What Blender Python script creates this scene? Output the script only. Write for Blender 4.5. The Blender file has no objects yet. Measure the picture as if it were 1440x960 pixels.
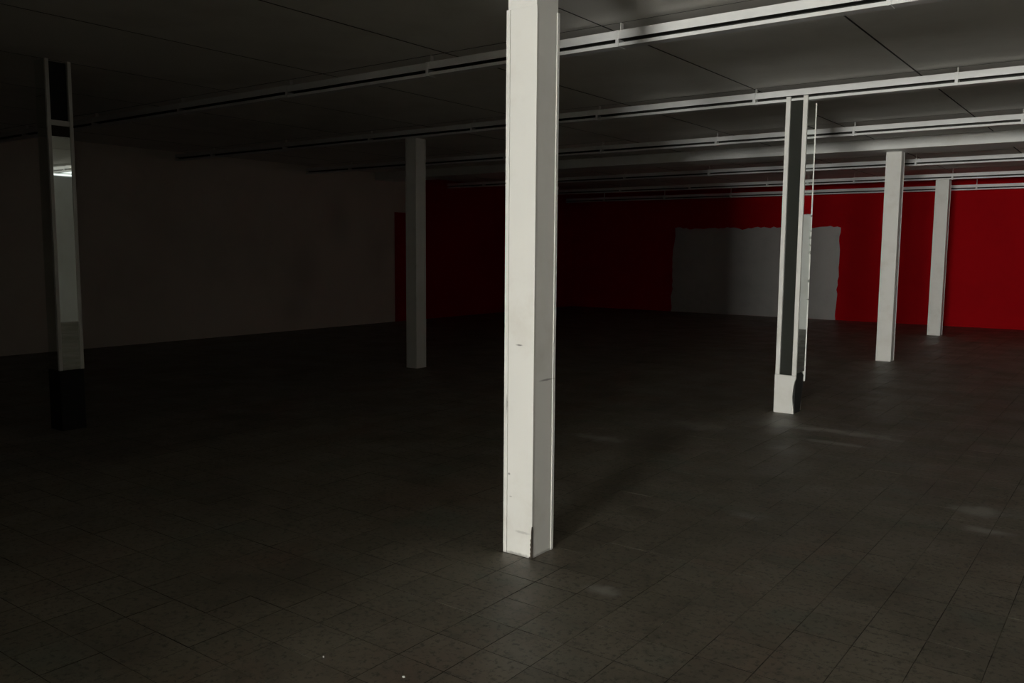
import bpy, bmesh, math, random
from mathutils import Matrix, Vector, noise

random.seed(7)
sc = bpy.context.scene

# ------------------------------------------------------------------ camera, world, exposure
EYE = 1.6
FPX = 1207.6254
yaw, pit, rol = (math.radians(a) for a in (36.5626, 6.0697, 0.4375))
cy, sy, cp, sp, cr, sr = math.cos(yaw), math.sin(yaw), math.cos(pit), math.sin(pit), math.cos(rol), math.sin(rol)
v_right = Vector((cy, sy, 0)); v_fwd = Vector((-sy * cp, cy * cp, -sp)); v_up = Vector((-sy * sp, cy * sp, cp))
cam_x = v_right * cr + v_up * sr
cam_y = -v_right * sr + v_up * cr
cam_z = -v_fwd
cd = bpy.data.cameras.new('camera'); cam = bpy.data.objects.new('camera', cd)
sc.collection.objects.link(cam)
m = Matrix((cam_x, cam_y, cam_z)).transposed().to_4x4(); m.translation = (0, 0, EYE)
cam.matrix_world = m
cd.sensor_fit = 'HORIZONTAL'; cd.sensor_width = 36.0; cd.lens = FPX / 1440 * 36.0
cd.clip_start = 0.05; cd.clip_end = 200
sc.camera = cam

world = bpy.data.worlds.new('world'); sc.world = world; world.use_nodes = True
world.node_tree.nodes['Background'].inputs[0].default_value = (0.6, 0.65, 0.7, 1)
world.node_tree.nodes['Background'].inputs[1].default_value = 0.05
WINDOW_LIGHT = 190.0          # daylight in the shop window far behind the camera
WINDOW_COLOUR = (1.0, 0.995, 0.935)
sc.view_settings.view_transform = 'Standard'; sc.view_settings.look = 'None'
sc.view_settings.gamma = 1.0; sc.view_settings.use_curve_mapping = False
sc.view_settings.exposure = 0.0

# ------------------------------------------------------------------ helpers
COL = sc.collection

def link(o, parent=None):
    COL.objects.link(o)
    if parent is not None:
        o.parent = parent
    return o

def mesh_obj(name, bm, mat, parent=None, smooth=False):
    me = bpy.data.meshes.new(name)
    bm.normal_update(); bm.to_mesh(me); bm.free()
    if smooth:
        for p in me.polygons: p.use_smooth = True
    me.materials.append(mat)
    return link(bpy.data.objects.new(name, me), parent)

def tag(o, label=None, cat=None, group=None, kind=None):
    if label: o['label'] = label
    if cat: o['category'] = cat
    if group: o['group'] = group
    if kind: o['kind'] = kind
    return o

def thing(name, loc, label, cat, group=None):
    o = bpy.data.objects.new(name, None); o.empty_display_size = 0.1
    link(o); o.location = loc
    return tag(o, label, cat, group)

def add_box(bm, x0, x1, y0, y1, z0, z1, bev=0.0):
    t = bmesh.new()
    v = [t.verts.new((x, y, z)) for z in (z0, z1) for y in (y0, y1) for x in (x0, x1)]
    for f in ((0, 2, 3, 1), (4, 5, 7, 6), (0, 1, 5, 4), (2, 6, 7, 3), (0, 4, 6, 2), (1, 3, 7, 5)):
        t.faces.new([v[i] for i in f])
    if bev > 0:
        bmesh.ops.bevel(t, geom=list(t.edges), offset=bev, segments=2, affect='EDGES', profile=0.5)
    tmp = bpy.data.meshes.new('tmp'); t.to_mesh(tmp); t.free()
    bm.from_mesh(tmp); bpy.data.meshes.remove(tmp)

def box(name, x0, x1, y0, y1, z0, z1, mat, parent=None, bev=0.0):
    bm = bmesh.new(); add_box(bm, x0, x1, y0, y1, z0, z1, bev)
    return mesh_obj(name, bm, mat, parent)

def prism(name, pts, axis, d0, d1, mat, parent=None):
    """polygon pts (a, b) extruded along axis between d0 and d1"""
    bm = bmesh.new()
    def P(a, b, d):
        return {'x': (d, a, b), 'y': (a, d, b), 'z': (a, b, d)}[axis]
    lo = [bm.verts.new(P(a, b, d0)) for a, b in pts]
    hi = [bm.verts.new(P(a, b, d1)) for a, b in pts]
    n = len(pts)
    bm.faces.new(lo[::-1]); bm.faces.new(hi)
    for i in range(n):
        bm.faces.new((lo[i], lo[(i + 1) % n], hi[(i + 1) % n], hi[i]))
    bmesh.ops.recalc_face_normals(bm, faces=bm.faces)
    bmesh.ops.triangulate(bm, faces=[f for f in bm.faces if len(f.verts) > 4])
    return mesh_obj(name, bm, mat, parent)

def ragged(p, q, step, amp, seed):
    """points from p (included) to q (not included) with a ragged edge"""
    n = max(2, int(math.dist(p, q) / step)); out = []
    dx, dy = q[0] - p[0], q[1] - p[1]; L = math.hypot(dx, dy); nx, ny = -dy / L, dx / L
    for i in range(n):
        t = i / n
        o = 0 if i == 0 else amp * (noise.noise((t * L * 2.3, seed, 0.3)) * 1.2 + noise.noise((t * L * 9, seed, 4.1)) * 0.7)
        out.append((p[0] + dx * t + nx * o, p[1] + dy * t + ny * o))
    return out

# ------------------------------------------------------------------ materials
class N:
    def __init__(s, name):
        s.m = bpy.data.materials.new(name); s.m.use_nodes = True
        s.t = s.m.node_tree; s.b = s.t.nodes['Principled BSDF']
    def n(s, typ, **kw):
        o = s.t.nodes.new(typ)
        for k, v in kw.items(): setattr(o, k, v)
        return o
    def l(s, a, b): s.t.links.new(a, b)
    def math(s, op, a, b=None, clamp=False):
        o = s.n('ShaderNodeMath', operation=op, use_clamp=clamp)
        for i, v in enumerate((a, b)):
            if v is None: continue
            if isinstance(v, (int, float)): o.inputs[i].default_value = v
            else: s.l(v, o.inputs[i])
        return o.outputs[0]
    def mix(s, fac, a, b, mode='MIX'):
        o = s.n('ShaderNodeMix', data_type='RGBA', blend_type=mode)
        for sock, v in ((o.inputs[0], fac), (o.inputs[6], a), (o.inputs[7], b)):
            if isinstance(v, (int, float)): sock.default_value = v
            elif isinstance(v, tuple): sock.default_value = (*v, 1)
            else: s.l(v, sock)
        return o.outputs[2]
    def pos(s): return s.n('ShaderNodeNewGeometry').outputs['Position']
    def noise(s, scale, detail=4, rough=0.55, vec=None, stretch=None):
        vec = vec or s.pos()
        if stretch:
            mp = s.n('ShaderNodeVectorMath', operation='MULTIPLY'); s.l(vec, mp.inputs[0]); mp.inputs[1].default_value = stretch
            vec = mp.outputs[0]
        o = s.n('ShaderNodeTexNoise'); o.inputs['Scale'].default_value = scale
        o.inputs['Detail'].default_value = detail; o.inputs['Roughness'].default_value = rough
        s.l(vec, o.inputs['Vector']); return o.outputs['Fac']
    def ramp(s, v, a, b, lo=0.0, hi=1.0):
        o = s.n('ShaderNodeMapRange'); o.interpolation_type = 'SMOOTHSTEP'
        s.l(v, o.inputs[0])
        for i, k in ((1, a), (2, b), (3, lo), (4, hi)): o.inputs[i].default_value = k
        return o.outputs[0]
    def spot(s, c, r, soft=0.6, wob=0.5, nscale=12):
        """mask, 1 inside an ellipsoid c / r with a noisy rim"""
        a = s.n('ShaderNodeVectorMath', operation='SUBTRACT'); s.l(s.pos(), a.inputs[0]); a.inputs[1].default_value = c
        d = s.n('ShaderNodeVectorMath', operation='DIVIDE'); s.l(a.outputs[0], d.inputs[0]); d.inputs[1].default_value = r
        ln = s.n('ShaderNodeVectorMath', operation='LENGTH'); s.l(d.outputs[0], ln.inputs[0])
        nz = s.math('MULTIPLY', s.math('SUBTRACT', s.noise(nscale), 0.5), wob * 2)
        return s.ramp(s.math('ADD', ln.outputs['Value'], nz), 1.0, 1.0 - soft)
    def bump(s, h, strength, dist):
        o = s.n('ShaderNodeBump'); o.inputs['Strength'].default_value = strength; o.inputs['Distance'].default_value = dist
        s.l(h, o.inputs['Height']); s.l(o.outputs[0], s.b.inputs['Normal'])
    def col(s, c):
        if isinstance(c, tuple): s.b.inputs['Base Color'].default_value = (*c, 1)
        else: s.l(c, s.b.inputs['Base Color'])
    def rough(s, v):
        if isinstance(v, (int, float)): s.b.inputs['Roughness'].default_value = v
        else: s.l(v, s.b.inputs['Roughness'])

def paint(name, c, dirt=(0.75, 0.72, 0.66), scale=3.0, rough=0.5, amount=0.5, bump=0.15, spec=0.5):
    k = N(name); k.b.inputs['Specular IOR Level'].default_value = spec
    f = k.ramp(k.noise(scale, 6, 0.65), 0.45, 0.8, 0, amount)
    k.col(k.mix(f, c, tuple(a * b for a, b in zip(c, dirt)))); k.rough(rough)
    k.bump(k.noise(60, 3), bump, 0.002)
    return k.m

M = {}
M['column'] = paint('column_white_paint', (0.80, 0.79, 0.75), rough=0.42)
M['rail'] = paint('rail_white_enamel', (0.78, 0.78, 0.77), rough=0.4, amount=0.35)
M['beam'] = paint('beam_white_paint', (0.82, 0.82, 0.80), rough=0.6)
M['plaster'] = paint('left_wall_plaster', (0.52, 0.49, 0.45), (0.72, 0.72, 0.72), scale=0.8, rough=0.85, amount=0.8, bump=0.4)
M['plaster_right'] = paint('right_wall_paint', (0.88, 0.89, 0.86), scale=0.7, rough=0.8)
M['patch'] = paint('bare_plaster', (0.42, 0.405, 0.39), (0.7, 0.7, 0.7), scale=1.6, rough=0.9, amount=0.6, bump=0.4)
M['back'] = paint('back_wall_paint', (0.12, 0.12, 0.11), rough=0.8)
M['hall'] = paint('hall_paint', (0.22, 0.22, 0.21), rough=0.8)
M['red'] = paint('red_wall_paint', (0.38, 0.0025, 0.006), (0.75, 0.9, 0.9), scale=0.9, rough=0.95, amount=0.5, bump=0.2, spec=0.08)
M['partition'] = paint('partition_white', (0.84, 0.84, 0.82), rough=0.7)
M['black'] = paint('flat_black', (0.012, 0.011, 0.010), rough=0.8)  # plain black for column cores and bare feet
M['slot'] = paint('slot_shade', (0.035, 0.034, 0.03), rough=0.9)  # near-black colour standing in for the shade inside the rail slot
M['torn'] = paint('torn_board', (0.05, 0.038, 0.028), rough=0.95)
M['steel'] = paint('grey_steel', (0.45, 0.45, 0.44), rough=0.5)

k = N('mirror_glass'); k.col((0.80, 0.84, 0.81)); k.b.inputs['Metallic'].default_value = 1.0
k.rough(0.03); M['mirror'] = k.m
k = N('dusty_mirror_glass'); k.b.inputs['Metallic'].default_value = 1.0
k.col((0.80, 0.85, 0.81)); k.rough(0.02); M['mirror_dusty'] = k.m
k = N('dark_mirror_glass'); k.b.inputs['Metallic'].default_value = 0.0
k.col((0.035, 0.037, 0.032)); k.rough(0.1); M['dark_mirror'] = k.m  # front mirror's reflection of the dark room, put in as dark colour

# near column: the same paint with scuffs
k = N('scuffed_column_paint')
c = k.mix(k.ramp(k.noise(3, 6, 0.65), 0.45, 0.8, 0, 0.5), (0.80, 0.79, 0.75), (0.62, 0.58, 0.51))
X1, Y1 = -2.491, 3.545
SC = [((X1 - 0.09, Y1, 1.115), (0.026, 0.02, 0.006), 0.75), ((X1, Y1 + 0.12, 0.93), (0.02, 0.085, 0.007), 0.6),
      ((X1 - 0.15, Y1, 0.43), (0.010, 0.02, 0.009), 0.7), ((X1 - 0.14, Y1, 0.31), (0.012, 0.02, 0.005), 0.4),
      ((X1 - 0.06, Y1, 0.13), (0.06, 0.02, 0.010), 0.28), ((X1 - 0.168, Y1, 0.80), (0.006, 0.02, 0.07), 0.5),
      ((X1 - 0.09, Y1, 0.0), (0.13, 0.05, 0.02), 0.5), ((X1, Y1 + 0.1, 0.0), (0.05, 0.14, 0.02), 0.5)]
for cc, rr, a in SC:
    c = k.mix(k.math('MULTIPLY', k.spot(cc, rr, 0.7, 0.35, 60), a), c, (0.06, 0.05, 0.04))
k.col(c); k.rough(0.42); k.bump(k.noise(60, 3), 0.15, 0.002); M['column_near'] = k.m

# plaster of the left wall gets one slanting darker stain
k = N('stained_left_wall_plaster')
f = k.ramp(k.noise(0.8, 6, 0.6), 0.4, 0.75, 0, 0.7)
c = k.mix(f, (0.76, 0.69, 0.61), (0.62, 0.56, 0.49))
for cc, rr in (((-13.4, 12.1, 2.2), (0.5, 0.45, 0.8)), ((-13.4, 11.2, 1.2), (0.5, 0.55, 0.9)), ((-13.4, 10.9, 0.4), (0.5, 0.6, 0.5))):
    c = k.mix(k.math('MULTIPLY', k.spot(cc, rr, 1.0, 0.45, 1.6), 0.3), c, (0.30, 0.28, 0.25))
k.col(c); k.rough(0.85); k.bump(k.noise(25, 4), 0.4, 0.004); M['plaster_left'] = k.m

# ceiling boards
k = N('ceiling_board')
f = k.ramp(k.noise(1.1, 5, 0.6), 0.4, 0.75, 0, 0.8)
c = k.mix(f, (0.88, 0.86, 0.81), (0.74, 0.71, 0.655))
k.col(c); k.rough(0.85); k.bump(k.noise(90, 3), 0.3, 0.002); M['ceiling'] = k.m
M['ceiling_joint'] = paint('ceiling_joint', (0.10, 0.095, 0.085), rough=0.9)

# floor tiles
TP, TX, TY = 0.2365, -2.30, 2.36
k = N('worn_floor_tile')
a = k.n('ShaderNodeVectorMath', operation='SUBTRACT'); k.l(k.pos(), a.inputs[0]); a.inputs[1].default_value = (TX, TY, 0)
d = k.n('ShaderNodeVectorMath', operation='DIVIDE'); k.l(a.outputs[0], d.inputs[0]); d.inputs[1].default_value = (TP, TP, 1000)
fl = k.n('ShaderNodeVectorMath', operation='FLOOR'); k.l(d.outputs[0], fl.inputs[0])
wn = k.n('ShaderNodeTexWhiteNoise', noise_dimensions='2D'); k.l(fl.outputs[0], wn.inputs['Vector'])
base = k.mix(wn.outputs['Value'], (0.190, 0.170, 0.132), (0.240, 0.213, 0.168))
base = k.mix(k.ramp(k.noise(1.3, 6, 0.65), 0.42, 0.72, 0, 0.65), base, (0.105, 0.085, 0.066))
base = k.mix(k.ramp(k.noise(0.9, 5, 0.6, stretch=(1.3, 0.9, 1.0)), 0.5, 0.68, 0, 0.5), base, (0.20, 0.135, 0.10))
base = k.mix(k.ramp(k.noise(1.6, 4, 0.6, stretch=(0.8, 1.4, 1.0)), 0.54, 0.7, 0, 0.45), base, (0.145, 0.175, 0.145))
base = k.mix(k.ramp(k.noise(5.5, 6, 0.75), 0.5, 0.72, 0, 0.55), base, (0.085, 0.075, 0.06))
base = k.mix(k.ramp(k.noise(34, 4, 0.75), 0.5, 0.66, 0, 0.8), base, (0.06, 0.053, 0.043))
worn = None
for cc, rr, am in (((-1.99, 3.41, 0), (0.11, 0.09, 1), 0.55), ((-0.74, 5.95, 0), (0.22, 0.20, 1), 0.6), ((-0.66, 5.55, 0), (0.16, 0.10, 1), 0.6),
               ((-3.74, 6.28, 0), (0.34, 0.16, 1), 0.6), ((-2.2, 7.85, 0), (0.65, 0.16, 1), 0.75), ((-2.05, 7.35, 0), (0.35, 0.09, 1), 0.6),
               ((-2.75, 7.9, 0), (0.25, 0.45, 1), 0.4), ((-1.9, 4.95, 0), (0.16, 0.10, 1), 0.35), ((-3.3, 7.3, 0), (0.35, 0.25, 1), 0.4)):
    s_ = k.math('MULTIPLY', k.spot(cc, rr, 0.9, 0.8, 7), am)
    worn = s_ if worn is None else k.math('MAXIMUM', worn, s_)
base = k.mix(k.math('MULTIPLY', worn, 1.35, True), base, (0.46, 0.44, 0.41))
k.col(base)
k.rough(k.ramp(k.noise(2.1, 4), 0.3, 0.75, 0.44, 0.66))
k.bump(k.noise(35, 5, 0.7), 0.25, 0.003); M['tile'] = k.m
k = N('floor_joint_dirt'); k.rough(0.95)
k.col(k.mix(k.ramp(k.noise(1.7, 5, 0.7), 0.42, 0.62), (0.03, 0.026, 0.02), (0.15, 0.135, 0.105))); M['grout'] = k.m
M['screed'] = paint('hall_screed', (0.80, 0.76, 0.68), rough=0.6)

def lit(name, colour, strength):
    k = N(name); k.col(colour)
    k.b.inputs['Emission Color'].default_value = (*colour, 1); k.b.inputs['Emission Strength'].default_value = strength
    return k.m
M['daylight'] = lit('daylit_frosted_glass', WINDOW_COLOUR, WINDOW_LIGHT)
M['slit'] = lit('daylit_slit_glass', (0.95, 1.0, 0.97), 1.6)

# ------------------------------------------------------------------ the room shell
XL, XR, YF, YB = -13.43, 3.5, 21.0, -1.0      # left wall, right wall, far wall, back wall
ZC = 3.22
XH, YH = 6.5, -20.0                            # the hall behind the camera

def structure(o, label, cat):
    return tag(o, label, cat, kind='structure')

floor = structure(box('floor', XL - 0.2, XH + 0.2, YH - 0.2, YF + 0.2, -0.2, -0.004, M['grout']),
                  'dark worn floor of small square tiles', 'floor')
box('screed', -2.4, XH, YH, YB, -0.004, 0.0, M['screed'], floor)

# floor tiles: 300 nearest in view are single pieces, the others one joined part
def project(x, y, z):
    p = Vector((x, y, z - EYE)); D = p.dot(v_fwd)
    if D < 0.1: return None
    return 720 + FPX * p.dot(cam_x) / D, 480 - FPX * p.dot(cam_y) / D
GAP = 0.0035
def tile_bm(bm, x0, y0, x1, y1, top):
    A = [(x0, y0), (x1, y0), (x1, y1), (x0, y1)]
    lo = [bm.verts.new((x, y, -0.012)) for x, y in A]
    hi = [bm.verts.new((x, y, top)) for x, y in A]
    bm.faces.new(hi)
    for i in range(4):
        j = (i + 1) % 4
        bm.faces.new((lo[i], lo[j], hi[j], hi[i])).material_index = 1     # edges packed with dirt
cells = []
for i in range(int((XL - TX) / TP) - 1, int((XR - TX) / TP) + 1):
    for j in range(int((YB - TY) / TP) - 1, int((YF - TY) / TP) + 1):
        x0, y0 = max(TX + i * TP, XL), max(TY + j * TP, YB)
        x1, y1 = min(TX + (i + 1) * TP, XR), min(TY + (j + 1) * TP, YF)
        if x1 - x0 < 0.02 or y1 - y0 < 0.02: continue
        c_ = ((x0 + x1) / 2, (y0 + y1) / 2); p = project(*c_, 0)
        seen = p is not None and -30 < p[0] < 1470 and 0 < p[1] < 1000
        full = x1 - x0 > TP - 0.001 and y1 - y0 > TP - 0.001
        cells.append((math.hypot(*c_) if seen and full else 1e6 + math.hypot(*c_), x0, y0, x1, y1))
cells.sort()
bm = bmesh.new(); h = (TP - GAP) / 2; tile_bm(bm, -h, -h, h, h, 0.0)
first = mesh_obj('tile', bm, M['tile'], floor); tile_me = first.data; tile_me.materials.append(M['grout'])
rest = bmesh.new()
for n_, (dist, x0, y0, x1, y1) in enumerate(cells):
    if n_ < 300 and dist < 1e5:
        o = first if n_ == 0 else link(bpy.data.objects.new('tile', tile_me), floor)
        o.location = ((x0 + x1) / 2, (y0 + y1) / 2, random.uniform(-0.0015, 0.0))
        o.rotation_euler = (random.uniform(-0.002, 0.002), random.uniform(-0.002, 0.002), random.uniform(-0.004, 0.004))
    else:
        g = GAP / 2
        tile_bm(rest, x0 + g, y0 + g, x1 - g, y1 - g, random.uniform(-0.0012, 0.0))
dt = tag(mesh_obj('distant_tiles', rest, M['tile'], floor), kind='stuff'); dt.data.materials.append(M['grout'])

# ceiling: slab above, boards below with open joints, rows end at the rails
ceil = structure(box('ceiling', XL - 0.2, XH + 0.2, YH - 0.2, YF + 0.2, ZC + 0.015, ZC + 0.25, M['ceiling_joint']),
                 'dull grey boarded ceiling with dark joints between white rails', 'ceiling')
RAILS = [  # front y, bottom z, first bracket x, label
    (5.50, 3.047, -3.167, 'nearest white slotted ceiling rail, passing behind the big boxed column'),
    (8.47, 3.061, -3.302, 'second white slotted ceiling rail, resting on the white column with mirrored side'),
    (11.28, 3.050, -3.10, 'white slotted ceiling rail just in front of the plain deep beam'),
    (15.50, 3.034, -3.25, 'white slotted ceiling rail first behind the plain deep beam'),
    (18.45, 3.015, -3.20, 'white slotted ceiling rail above the farthest white column'),
    (20.60, 2.945, -3.10, 'last white slotted ceiling rail, closest to the red wall')]
RH, RD = 0.110, 0.09
rows = [-1.0, 2.6] + [r[0] + RD / 2 for r in RAILS[:3]] + [13.45] + [r[0] + RD / 2 for r in RAILS[3:5]] + [YF]
cols = [XL] + [-1.82 + 1.505 * q for q in range(-7, 4)] + [XR]
for a_, b_ in zip(rows[:-1], rows[1:]):
    for c_, d_ in zip(cols[:-1], cols[1:]):
        if d_ - c_ < 0.05: continue
        o = box('board', c_ + 0.008, d_ - 0.008, a_ + 0.006, b_ - 0.006, ZC + random.uniform(0.0, 0.0015), ZC + 0.015, M['ceiling'], ceil)
        o.data.materials.append(M['ceiling_joint'])
        for p in o.data.polygons:
            if abs(p.normal.z) < 0.5: p.material_index = 1      # board edges in the dark joint colour
box('hall_board', -2.4, XH, YH, YB, ZC, ZC + 0.015, M['ceiling'], ceil)

# far wall: red, with a bare white plaster patch
wall_far = structure(box('wall_far', XL, XR, YF, YF + 0.2, 0, ZC, M['red']), 'dark red painted far wall', 'wall')
x0, x1, z1 = -10.28, -5.93, 2.215
pts = ragged((x0, 0.002), (x1 - 0.05, 0.002), 0.1, 0.0, 1) + ragged((x1 - 0.05, 0.002), (x1 - 0.02, z1 - 0.03), 0.1, 0.035, 5) \
    + ragged((x1 - 0.02, z1 - 0.03), (x0 + 0.06, z1), 0.08, 0.055, 9) + ragged((x0 + 0.06, z1), (x0, 0.002), 0.1, 0.05, 13)
tag(prism('plaster_patch', pts, 'y', YF - 0.006, YF, M['patch'], wall_far), 'bare whitish plaster patch with ragged edges')

# left wall: whitish plaster, its far end painted red up to a notch
wall_left = structure(box('wall_left', XL - 0.2, XL, YB, YF, 0, ZC, M['plaster_left']), 'dim whitish plaster left wall with stains', 'wall')
pts = [(13.74, 0.002), (YF - 0.006, 0.002), (YF - 0.006, ZC - 0.002), (14.42, ZC - 0.002), (14.42, 2.41), (13.74, 2.41)]
tag(prism('red_paint', pts, 'x', XL, XL + 0.006, M['red'], wall_left), 'dark red painted end of the left wall')

structure(box('wall_right_near', XR, XR + 0.2, -4.0, 4.5, 0, ZC, M['back']), 'unseen stretch of the right wall, darkened to cut bounce', 'wall')  # unseen near stretch, coloured dark to cut bounce onto the dim left column
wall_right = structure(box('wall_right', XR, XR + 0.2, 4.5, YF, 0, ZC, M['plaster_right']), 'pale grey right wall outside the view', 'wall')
structure(box('wall_back', XL, -2.0, YB - 0.2, YB, 0, ZC, M['back']), 'dark wall behind the camera', 'wall')
structure(box('wall_hall', -2.6, -2.4, YH, YB - 0.2, 0, ZC, M['hall']), 'grey side wall of the hall behind the camera', 'wall')
structure(box('wall_hall_return', XR + 0.2, XH, -4.2, -4.0, 0, ZC, M['hall']), 'short return wall of the hall behind the camera', 'wall')
structure(box('wall_hall_side', XH, XH + 0.2, YH, -4.0, 0, ZC, M['hall']), 'long side wall of the hall behind the camera', 'wall')

# shop window at the end of the hall: the daylight that lights the room
WX0, WX1, WZ0, WZ1 = 0.9, 3.9, 0.08, 2.38
wend = box('wall_hall_end', -2.6, XH, YH - 0.2, YH, 0, WZ0, M['hall'])
structure(wend, 'end wall of the hall around the shop window', 'wall')
box('wall_pier', -2.6, WX0, YH - 0.2, YH, WZ0, ZC, M['hall'], wend)
box('wall_pier', WX1, XH, YH - 0.2, YH, WZ0, ZC, M['hall'], wend)
box('lintel', WX0, WX1, YH - 0.2, YH, WZ1, ZC, M['hall'], wend)
win = structure(thing('window_1', (0, YH, 0), 'bright frosted shop window far behind the camera', 'window'), 'bright frosted shop window far behind the camera', 'window')
n = 4
for q in range(n):
    a_, b_ = WX0 + (WX1 - WX0) * q / n, WX0 + (WX1 - WX0) * (q + 1) / n
    box('pane', a_ + 0.03, b_ - 0.03, -0.11, -0.10, WZ0 + 0.03, WZ1 - 0.03, M['daylight'], win)
for q in range(n + 1):
    a_ = WX0 + (WX1 - WX0) * q / n
    box('mullion', max(a_ - 0.03, WX0), min(a_ + 0.03, WX1), -0.15, -0.06, WZ0, WZ1, M['steel'], win)
box('window_frame', WX0, WX1, -0.15, -0.06, WZ0, WZ0 + 0.03, M['steel'], win)
box('window_frame', WX0, WX1, -0.15, -0.06, WZ1 - 0.03, WZ1, M['steel'], win)

# narrow daylight slit high on the right wall (seen only in the mirrored column)
sl = structure(thing('window_2', (XR, 9.08, 3.13), 'narrow daylit slit high on the right wall', 'window'), 'narrow daylit slit high on the right wall', 'window')
box('window_frame', -0.02, 0.0, -0.24, 0.24, -0.075, 0.075, M['steel'], sl)
box('pane', -0.024, -0.02, -0.20, 0.20, 0.012, 0.062, M['slit'], sl)
box('pane', -0.024, -0.02, -0.20, 0.20, -0.045, -0.012, M['slit'], sl)

# white partition in front of the far wall, to the right of the view
structure(box('wall_partition', -0.9, XR, 18.0, 18.12, 0, 2.38, M['partition']), 'white partition screen right of the view', 'wall')

# plain deep beam over the second row of columns
beam = structure(box('ceiling_beam', XL, XR, 13.15, 13.75, 3.063, ZC, M['beam'], bev=0.006), 'plain deep white beam between the slotted rails', 'beam')

# ------------------------------------------------------------------ slotted rails
SEG = 1.82
def channel_mesh(length, name):
    F, T = RH * 0.54, RH * 0.22          # fascia height, lower lip height
    prof = [(0, 0), (RD, 0), (RD, RH), (0, RH), (0, RH - F), (RD * 0.8, RH - F), (RD * 0.8, T), (0, T)]
    bm = bmesh.new()
    lo = [bm.verts.new((0, y, z)) for y, z in prof]; hi = [bm.verts.new((length, y, z)) for y, z in prof]
    n = len(prof)
    for i in range(n):
        f = bm.faces.new((lo[i], lo[(i + 1) % n], hi[(i + 1) % n], hi[i]))
        if i in (4, 5, 6): f.material_index = 1               # inner slot faces, shade put into the colour
    for s in (lo, hi):
        for q in ((0, 1, 6, 7), (1, 2, 5, 6), (2, 3, 4, 5)): bm.faces.new([s[i] for i in q])
    bmesh.ops.recalc_face_normals(bm, faces=bm.faces)
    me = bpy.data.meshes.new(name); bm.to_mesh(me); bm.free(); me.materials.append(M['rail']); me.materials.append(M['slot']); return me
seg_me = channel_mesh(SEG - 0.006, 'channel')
bm = bmesh.new(); add_box(bm, -0.013, 0.013, -0.006, RD + 0.002, -0.004, RH + 0.001, 0.002)
br_me = bpy.data.meshes.new('bracket'); bm.to_mesh(br_me); bm.free(); br_me.materials.append(M['rail'])
for y, zb, bx, lab in RAILS:
    r = thing('slotted_rail', (bx, y, zb), lab, 'rail', 'slotted rails across the ceiling'); r['kind'] = 'thing'
    q0 = math.ceil((XL - bx) / SEG); q1 = math.floor((XR - bx) / SEG)
    for q in range(q0, q1 + 1):
        o = link(bpy.data.objects.new('bracket', br_me), r); o.location = (q * SEG, 0, 0)
        hz = ZC - zb
        bm = bmesh.new(); add_box(bm, q * SEG - 0.003, q * SEG + 0.003, RD * 0.5, RD * 0.9, RH, hz)
        mesh_obj('hanger', bm, M['ceiling'], r)
        if q < q1:
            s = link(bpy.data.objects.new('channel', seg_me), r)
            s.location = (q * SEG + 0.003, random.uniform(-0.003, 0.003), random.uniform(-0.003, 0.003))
    for a_, b_ in ((XL + 0.01 - bx, q0 * SEG - 0.003), (q1 * SEG + 0.003, XR - 0.01 - bx)):
        if b_ - a_ > 0.05:
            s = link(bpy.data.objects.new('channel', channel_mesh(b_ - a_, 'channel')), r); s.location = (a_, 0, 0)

# ------------------------------------------------------------------ columns
def boxed_column(x, y, w, d, top, label, mat, cap=None):
    """boxed column: x, y is the near right corner on plan; edge strips at the joints of the boards"""
    c = thing('boxed_column', (x, y, 0), label, 'column', 'boxed white columns'); c['kind'] = 'thing'
    s = 0.024; e = 0.0022
    core_top = cap or top
    i = 0.006 if cap else 0.004
    box('core', -w + i, -i, i, d - i, 0.002, core_top, M['column'], c)
    box('front_board', -w + s, 0, 0, 0.012, 0, top, mat, c, 0.002)
    box('edge_strip', -w, -w + s - 0.002, -e, 0.012, 0.0, top, mat, c, 0.0015)
    box('side_board', -0.012, -0.0015, 0.0125, d - s, 0, top, mat, c, 0.0015)
    box('edge_strip', -0.012, e, d - s + 0.002, d, 0, top, mat, c, 0.0015)
    box('rear_board', -w, -0.013, d - 0.012, d, 0, top, mat, c, 0.002)
    box('side_board', -w, -w + 0.012, 0.0125, d - 0.0125, 0, top, mat, c, 0.002)
    return c
c1 = boxed_column(X1, Y1, 0.186, 0.198, 2.79, 'large boxed white column nearest the camera with scuffed base', M['column_near'], ZC)
# torn corner of the board at the foot
pts = [(-0.004, 0.0), (0.004, 0.0)]
left = []; right = []
for q in range(15):
    z = 0.002 + 0.17 * q / 14; wd = (1 - (q / 14) ** 1.4)
    left.append((-0.013 * wd * (0.2 + 1.3 * random.random()) - 0.0006, z)); right.append((0.0018, z))
prism('torn_edge', right + left[::-1], 'y', -0.0022, 0.004, M['torn'], c1)

boxed_column(-7.885, 8.472, 0.186, 0.190, 3.058, 'dim boxed white column before the left wall\'s dark red end', M['column'])
boxed_column(-3.015, 13.482, 0.212, 0.20, 3.062, 'boxed white column under the deep beam, right of the mirrored column', M['column'])
boxed_column(-3.240, 18.42, 0.235, 0.22, 3.012, 'farthest boxed white column, rightmost before the red wall', M['column'])

def mirrored_column(x, y, w, d, top, strip_top, label, kind):
    """steel column clad with mirrors between white strips; x, y is the near right corner on plan"""
    c = thing('mirrored_column', (x, y, 0), label, 'column', 'mirrored columns'); c['kind'] = 'thing'
    s = 0.042
    box('core', -w + 0.03, -0.03, 0.03, d - 0.03, 0.002, top, M['black'], c)
    return c, s

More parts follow.
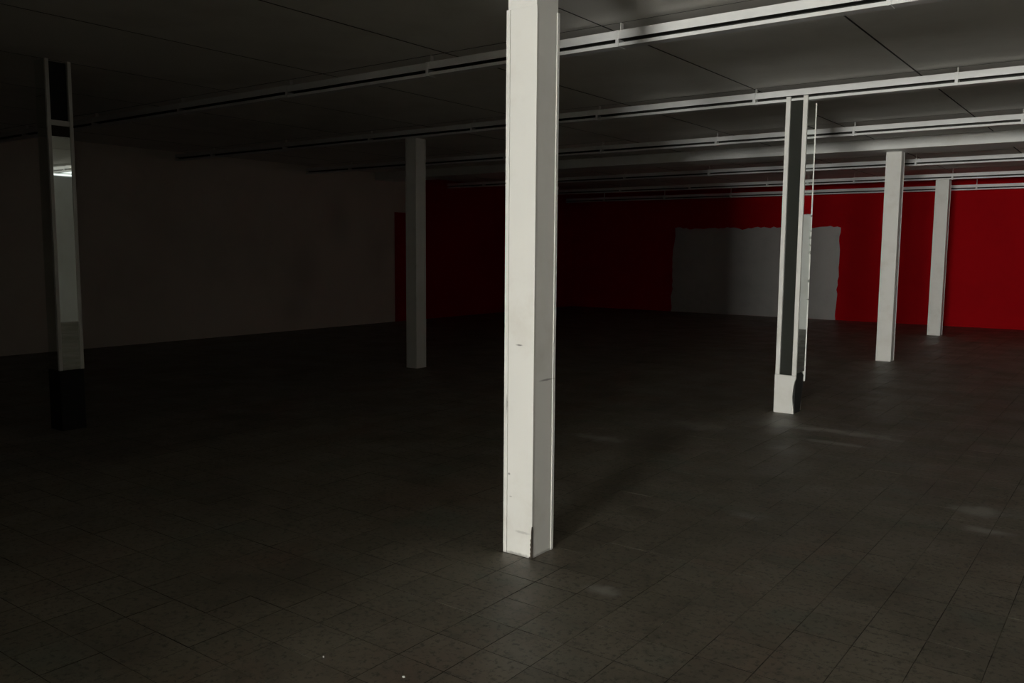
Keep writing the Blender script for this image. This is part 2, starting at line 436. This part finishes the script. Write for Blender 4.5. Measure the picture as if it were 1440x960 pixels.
# mirrored column on the right
x, y, w, d = -2.754, 8.434, 0.209, 0.285
c2, s = mirrored_column(x, y, w, d, 3.058, 3.10, 'white column with black front inset and mirrored side, foot panel broken', 2)
bz = 0.385
for a_ in (-w, -s):
    box('front_strip', a_, a_ + s, 0, 0.026, bz, 3.098, M['column'], c2, 0.002)
box('front_inset', -w + s, -s, 0.018, 0.029, bz, 3.058, M['dark_mirror'], c2)
box('side_mirror', -0.03, -0.004, 0.027, d - 0.0085, bz + 0.02, 3.058, M['mirror'], c2)
box('side_trim', -0.03, 0.002, d - 0.008, d, 0.30, 3.058, M['column'], c2, 0.0015)
box('rear_board', -w, -0.031, d - 0.03, d, 0.0, 3.058, M['column'], c2, 0.002)
box('side_board', -w, -w + 0.03, 0.027, d - 0.031, 0.0, 3.058, M['column'], c2, 0.002)
pts = [(-w - 0.002, 0.0), (-0.012, 0.0), (-0.014, 0.05), (-0.024, 0.12), (-0.029, 0.17), (-0.024, 0.22), (-0.02, 0.28), (-0.008, 0.335), (0.0, 0.352), (0.0, bz - 0.003), (-w - 0.002, bz - 0.003)]
tag(prism('foot_panel', pts, 'y', -0.003, 0.02, M['column'], c2), 'white foot panel with a broken edge')
pts = [(0.03, 0.0), (0.20, 0.0), (0.22, 0.10), (d - 0.03, 0.22), (d - 0.014, 0.36), (0.2, 0.40), (0.10, 0.41), (0.03, 0.40)]
prism('foot_cavity', pts, 'x', -0.026, -0.012, M['black'], c2)
# chipped slivers of glass that glint along the rear edge of the mirror
for z_, h_ in ((1.12, 0.03), (1.30, 0.05), (1.58, 0.06), (1.66, 0.035), (1.73, 0.05), (1.80, 0.03), (1.95, 0.035)):
    bm = bmesh.new(); t = 0.004; h_ *= 0.6
    v = [bm.verts.new(p) for p in ((0.0, d - 0.020, z_), (t, d - 0.0182, z_ + 0.004), (t * 0.8, d - 0.0182, z_ + h_), (0.0, d - 0.020, z_ + h_ * 0.9),
                                   (0.0, d - 0.012, z_), (t, d - 0.012, z_ + 0.004), (t * 0.8, d - 0.012, z_ + h_), (0.0, d - 0.012, z_ + h_ * 0.9))]
    for f in ((0, 1, 2, 3), (7, 6, 5, 4), (0, 4, 5, 1), (1, 5, 6, 2), (2, 6, 7, 3), (3, 7, 4, 0)): bm.faces.new([v[i] for i in f])
    bmesh.ops.recalc_face_normals(bm, faces=bm.faces)
    mesh_obj('glass_sliver', bm, M['mirror'], c2)

# mirrored column on the left, seen on its right-hand face
x, y, w, d = -7.525, 3.580, 0.21, 0.216
c0, s = mirrored_column(x, y, w, d, 3.15, 3.15, 'dim mirrored column at the far left with a black foot', 0)
s = 0.030
for a_ in (0, d - s):
    box('side_strip', -0.026, 0.0, a_, a_ + s, 0.53, 3.165, M['column'], c0, 0.002)
box('cross_bar', -0.026, -0.001, s, d - s, 2.62, 2.665, M['column'], c0, 0.002)
box('dark_panel', -0.029, -0.010, s, d - s, 2.53, 2.62, M['torn'], c0)  # dark panel added for the dark gap above the mirror
box('side_mirror', -0.029, -0.006, s, d - s, 0.532, 2.53, M['mirror_dusty'], c0)
box('front_mirror', -w, -0.03, 0.012, 0.029, 0.53, 3.165, M['mirror_dusty'], c0)
box('rear_board', -w, -0.03, d - 0.029, d, 0.53, 3.165, M['column'], c0, 0.002)
box('side_board', -w, -w + 0.028, 0.03, d - 0.031, 0.53, 3.165, M['column'], c0, 0.002)
box('foot_core', -w, -0.004, 0.004, d - 0.004, 0.0, 0.53, M['black'], c0)

# ------------------------------------------------------------------ litter on the floor
def chip(px, size, label):
    # flat flake of paint lying on the tiles
    bm = bmesh.new(); n = 7
    ang = [2 * math.pi * i / n + random.uniform(-0.2, 0.2) for i in range(n)]
    rad = [size * random.uniform(0.6, 1.0) for _ in ang]
    lo = [bm.verts.new((r * math.cos(a), 0.6 * r * math.sin(a), 0.0)) for a, r in zip(ang, rad)]
    hi = [bm.verts.new((0.9 * r * math.cos(a), 0.54 * r * math.sin(a), 0.003 + 0.003 * random.random())) for a, r in zip(ang, rad)]
    bm.faces.new(lo[::-1]); bm.faces.new(hi)
    for i in range(n): bm.faces.new((lo[i], lo[(i + 1) % n], hi[(i + 1) % n], hi[i]))
    o = mesh_obj('paint_flake', bm, M['partition']); o.location = (*px, 0.0)
    o.rotation_euler.z = random.uniform(0, 3)
    return tag(o, label, 'debris', 'flakes on the tiles')
def floor_at(u, v):
    d_ = v_fwd + cam_x * ((u - 720) / FPX) + cam_y * (-(v - 480) / FPX)
    t = -EYE / d_.z
    return (d_.x * t, d_.y * t)
chip((-2.155, 2.236), 0.008, 'small white flake on the floor nearest the camera')
chip((-2.514, 2.159), 0.005, 'tiny white flake on the dark floor, the farther left one')
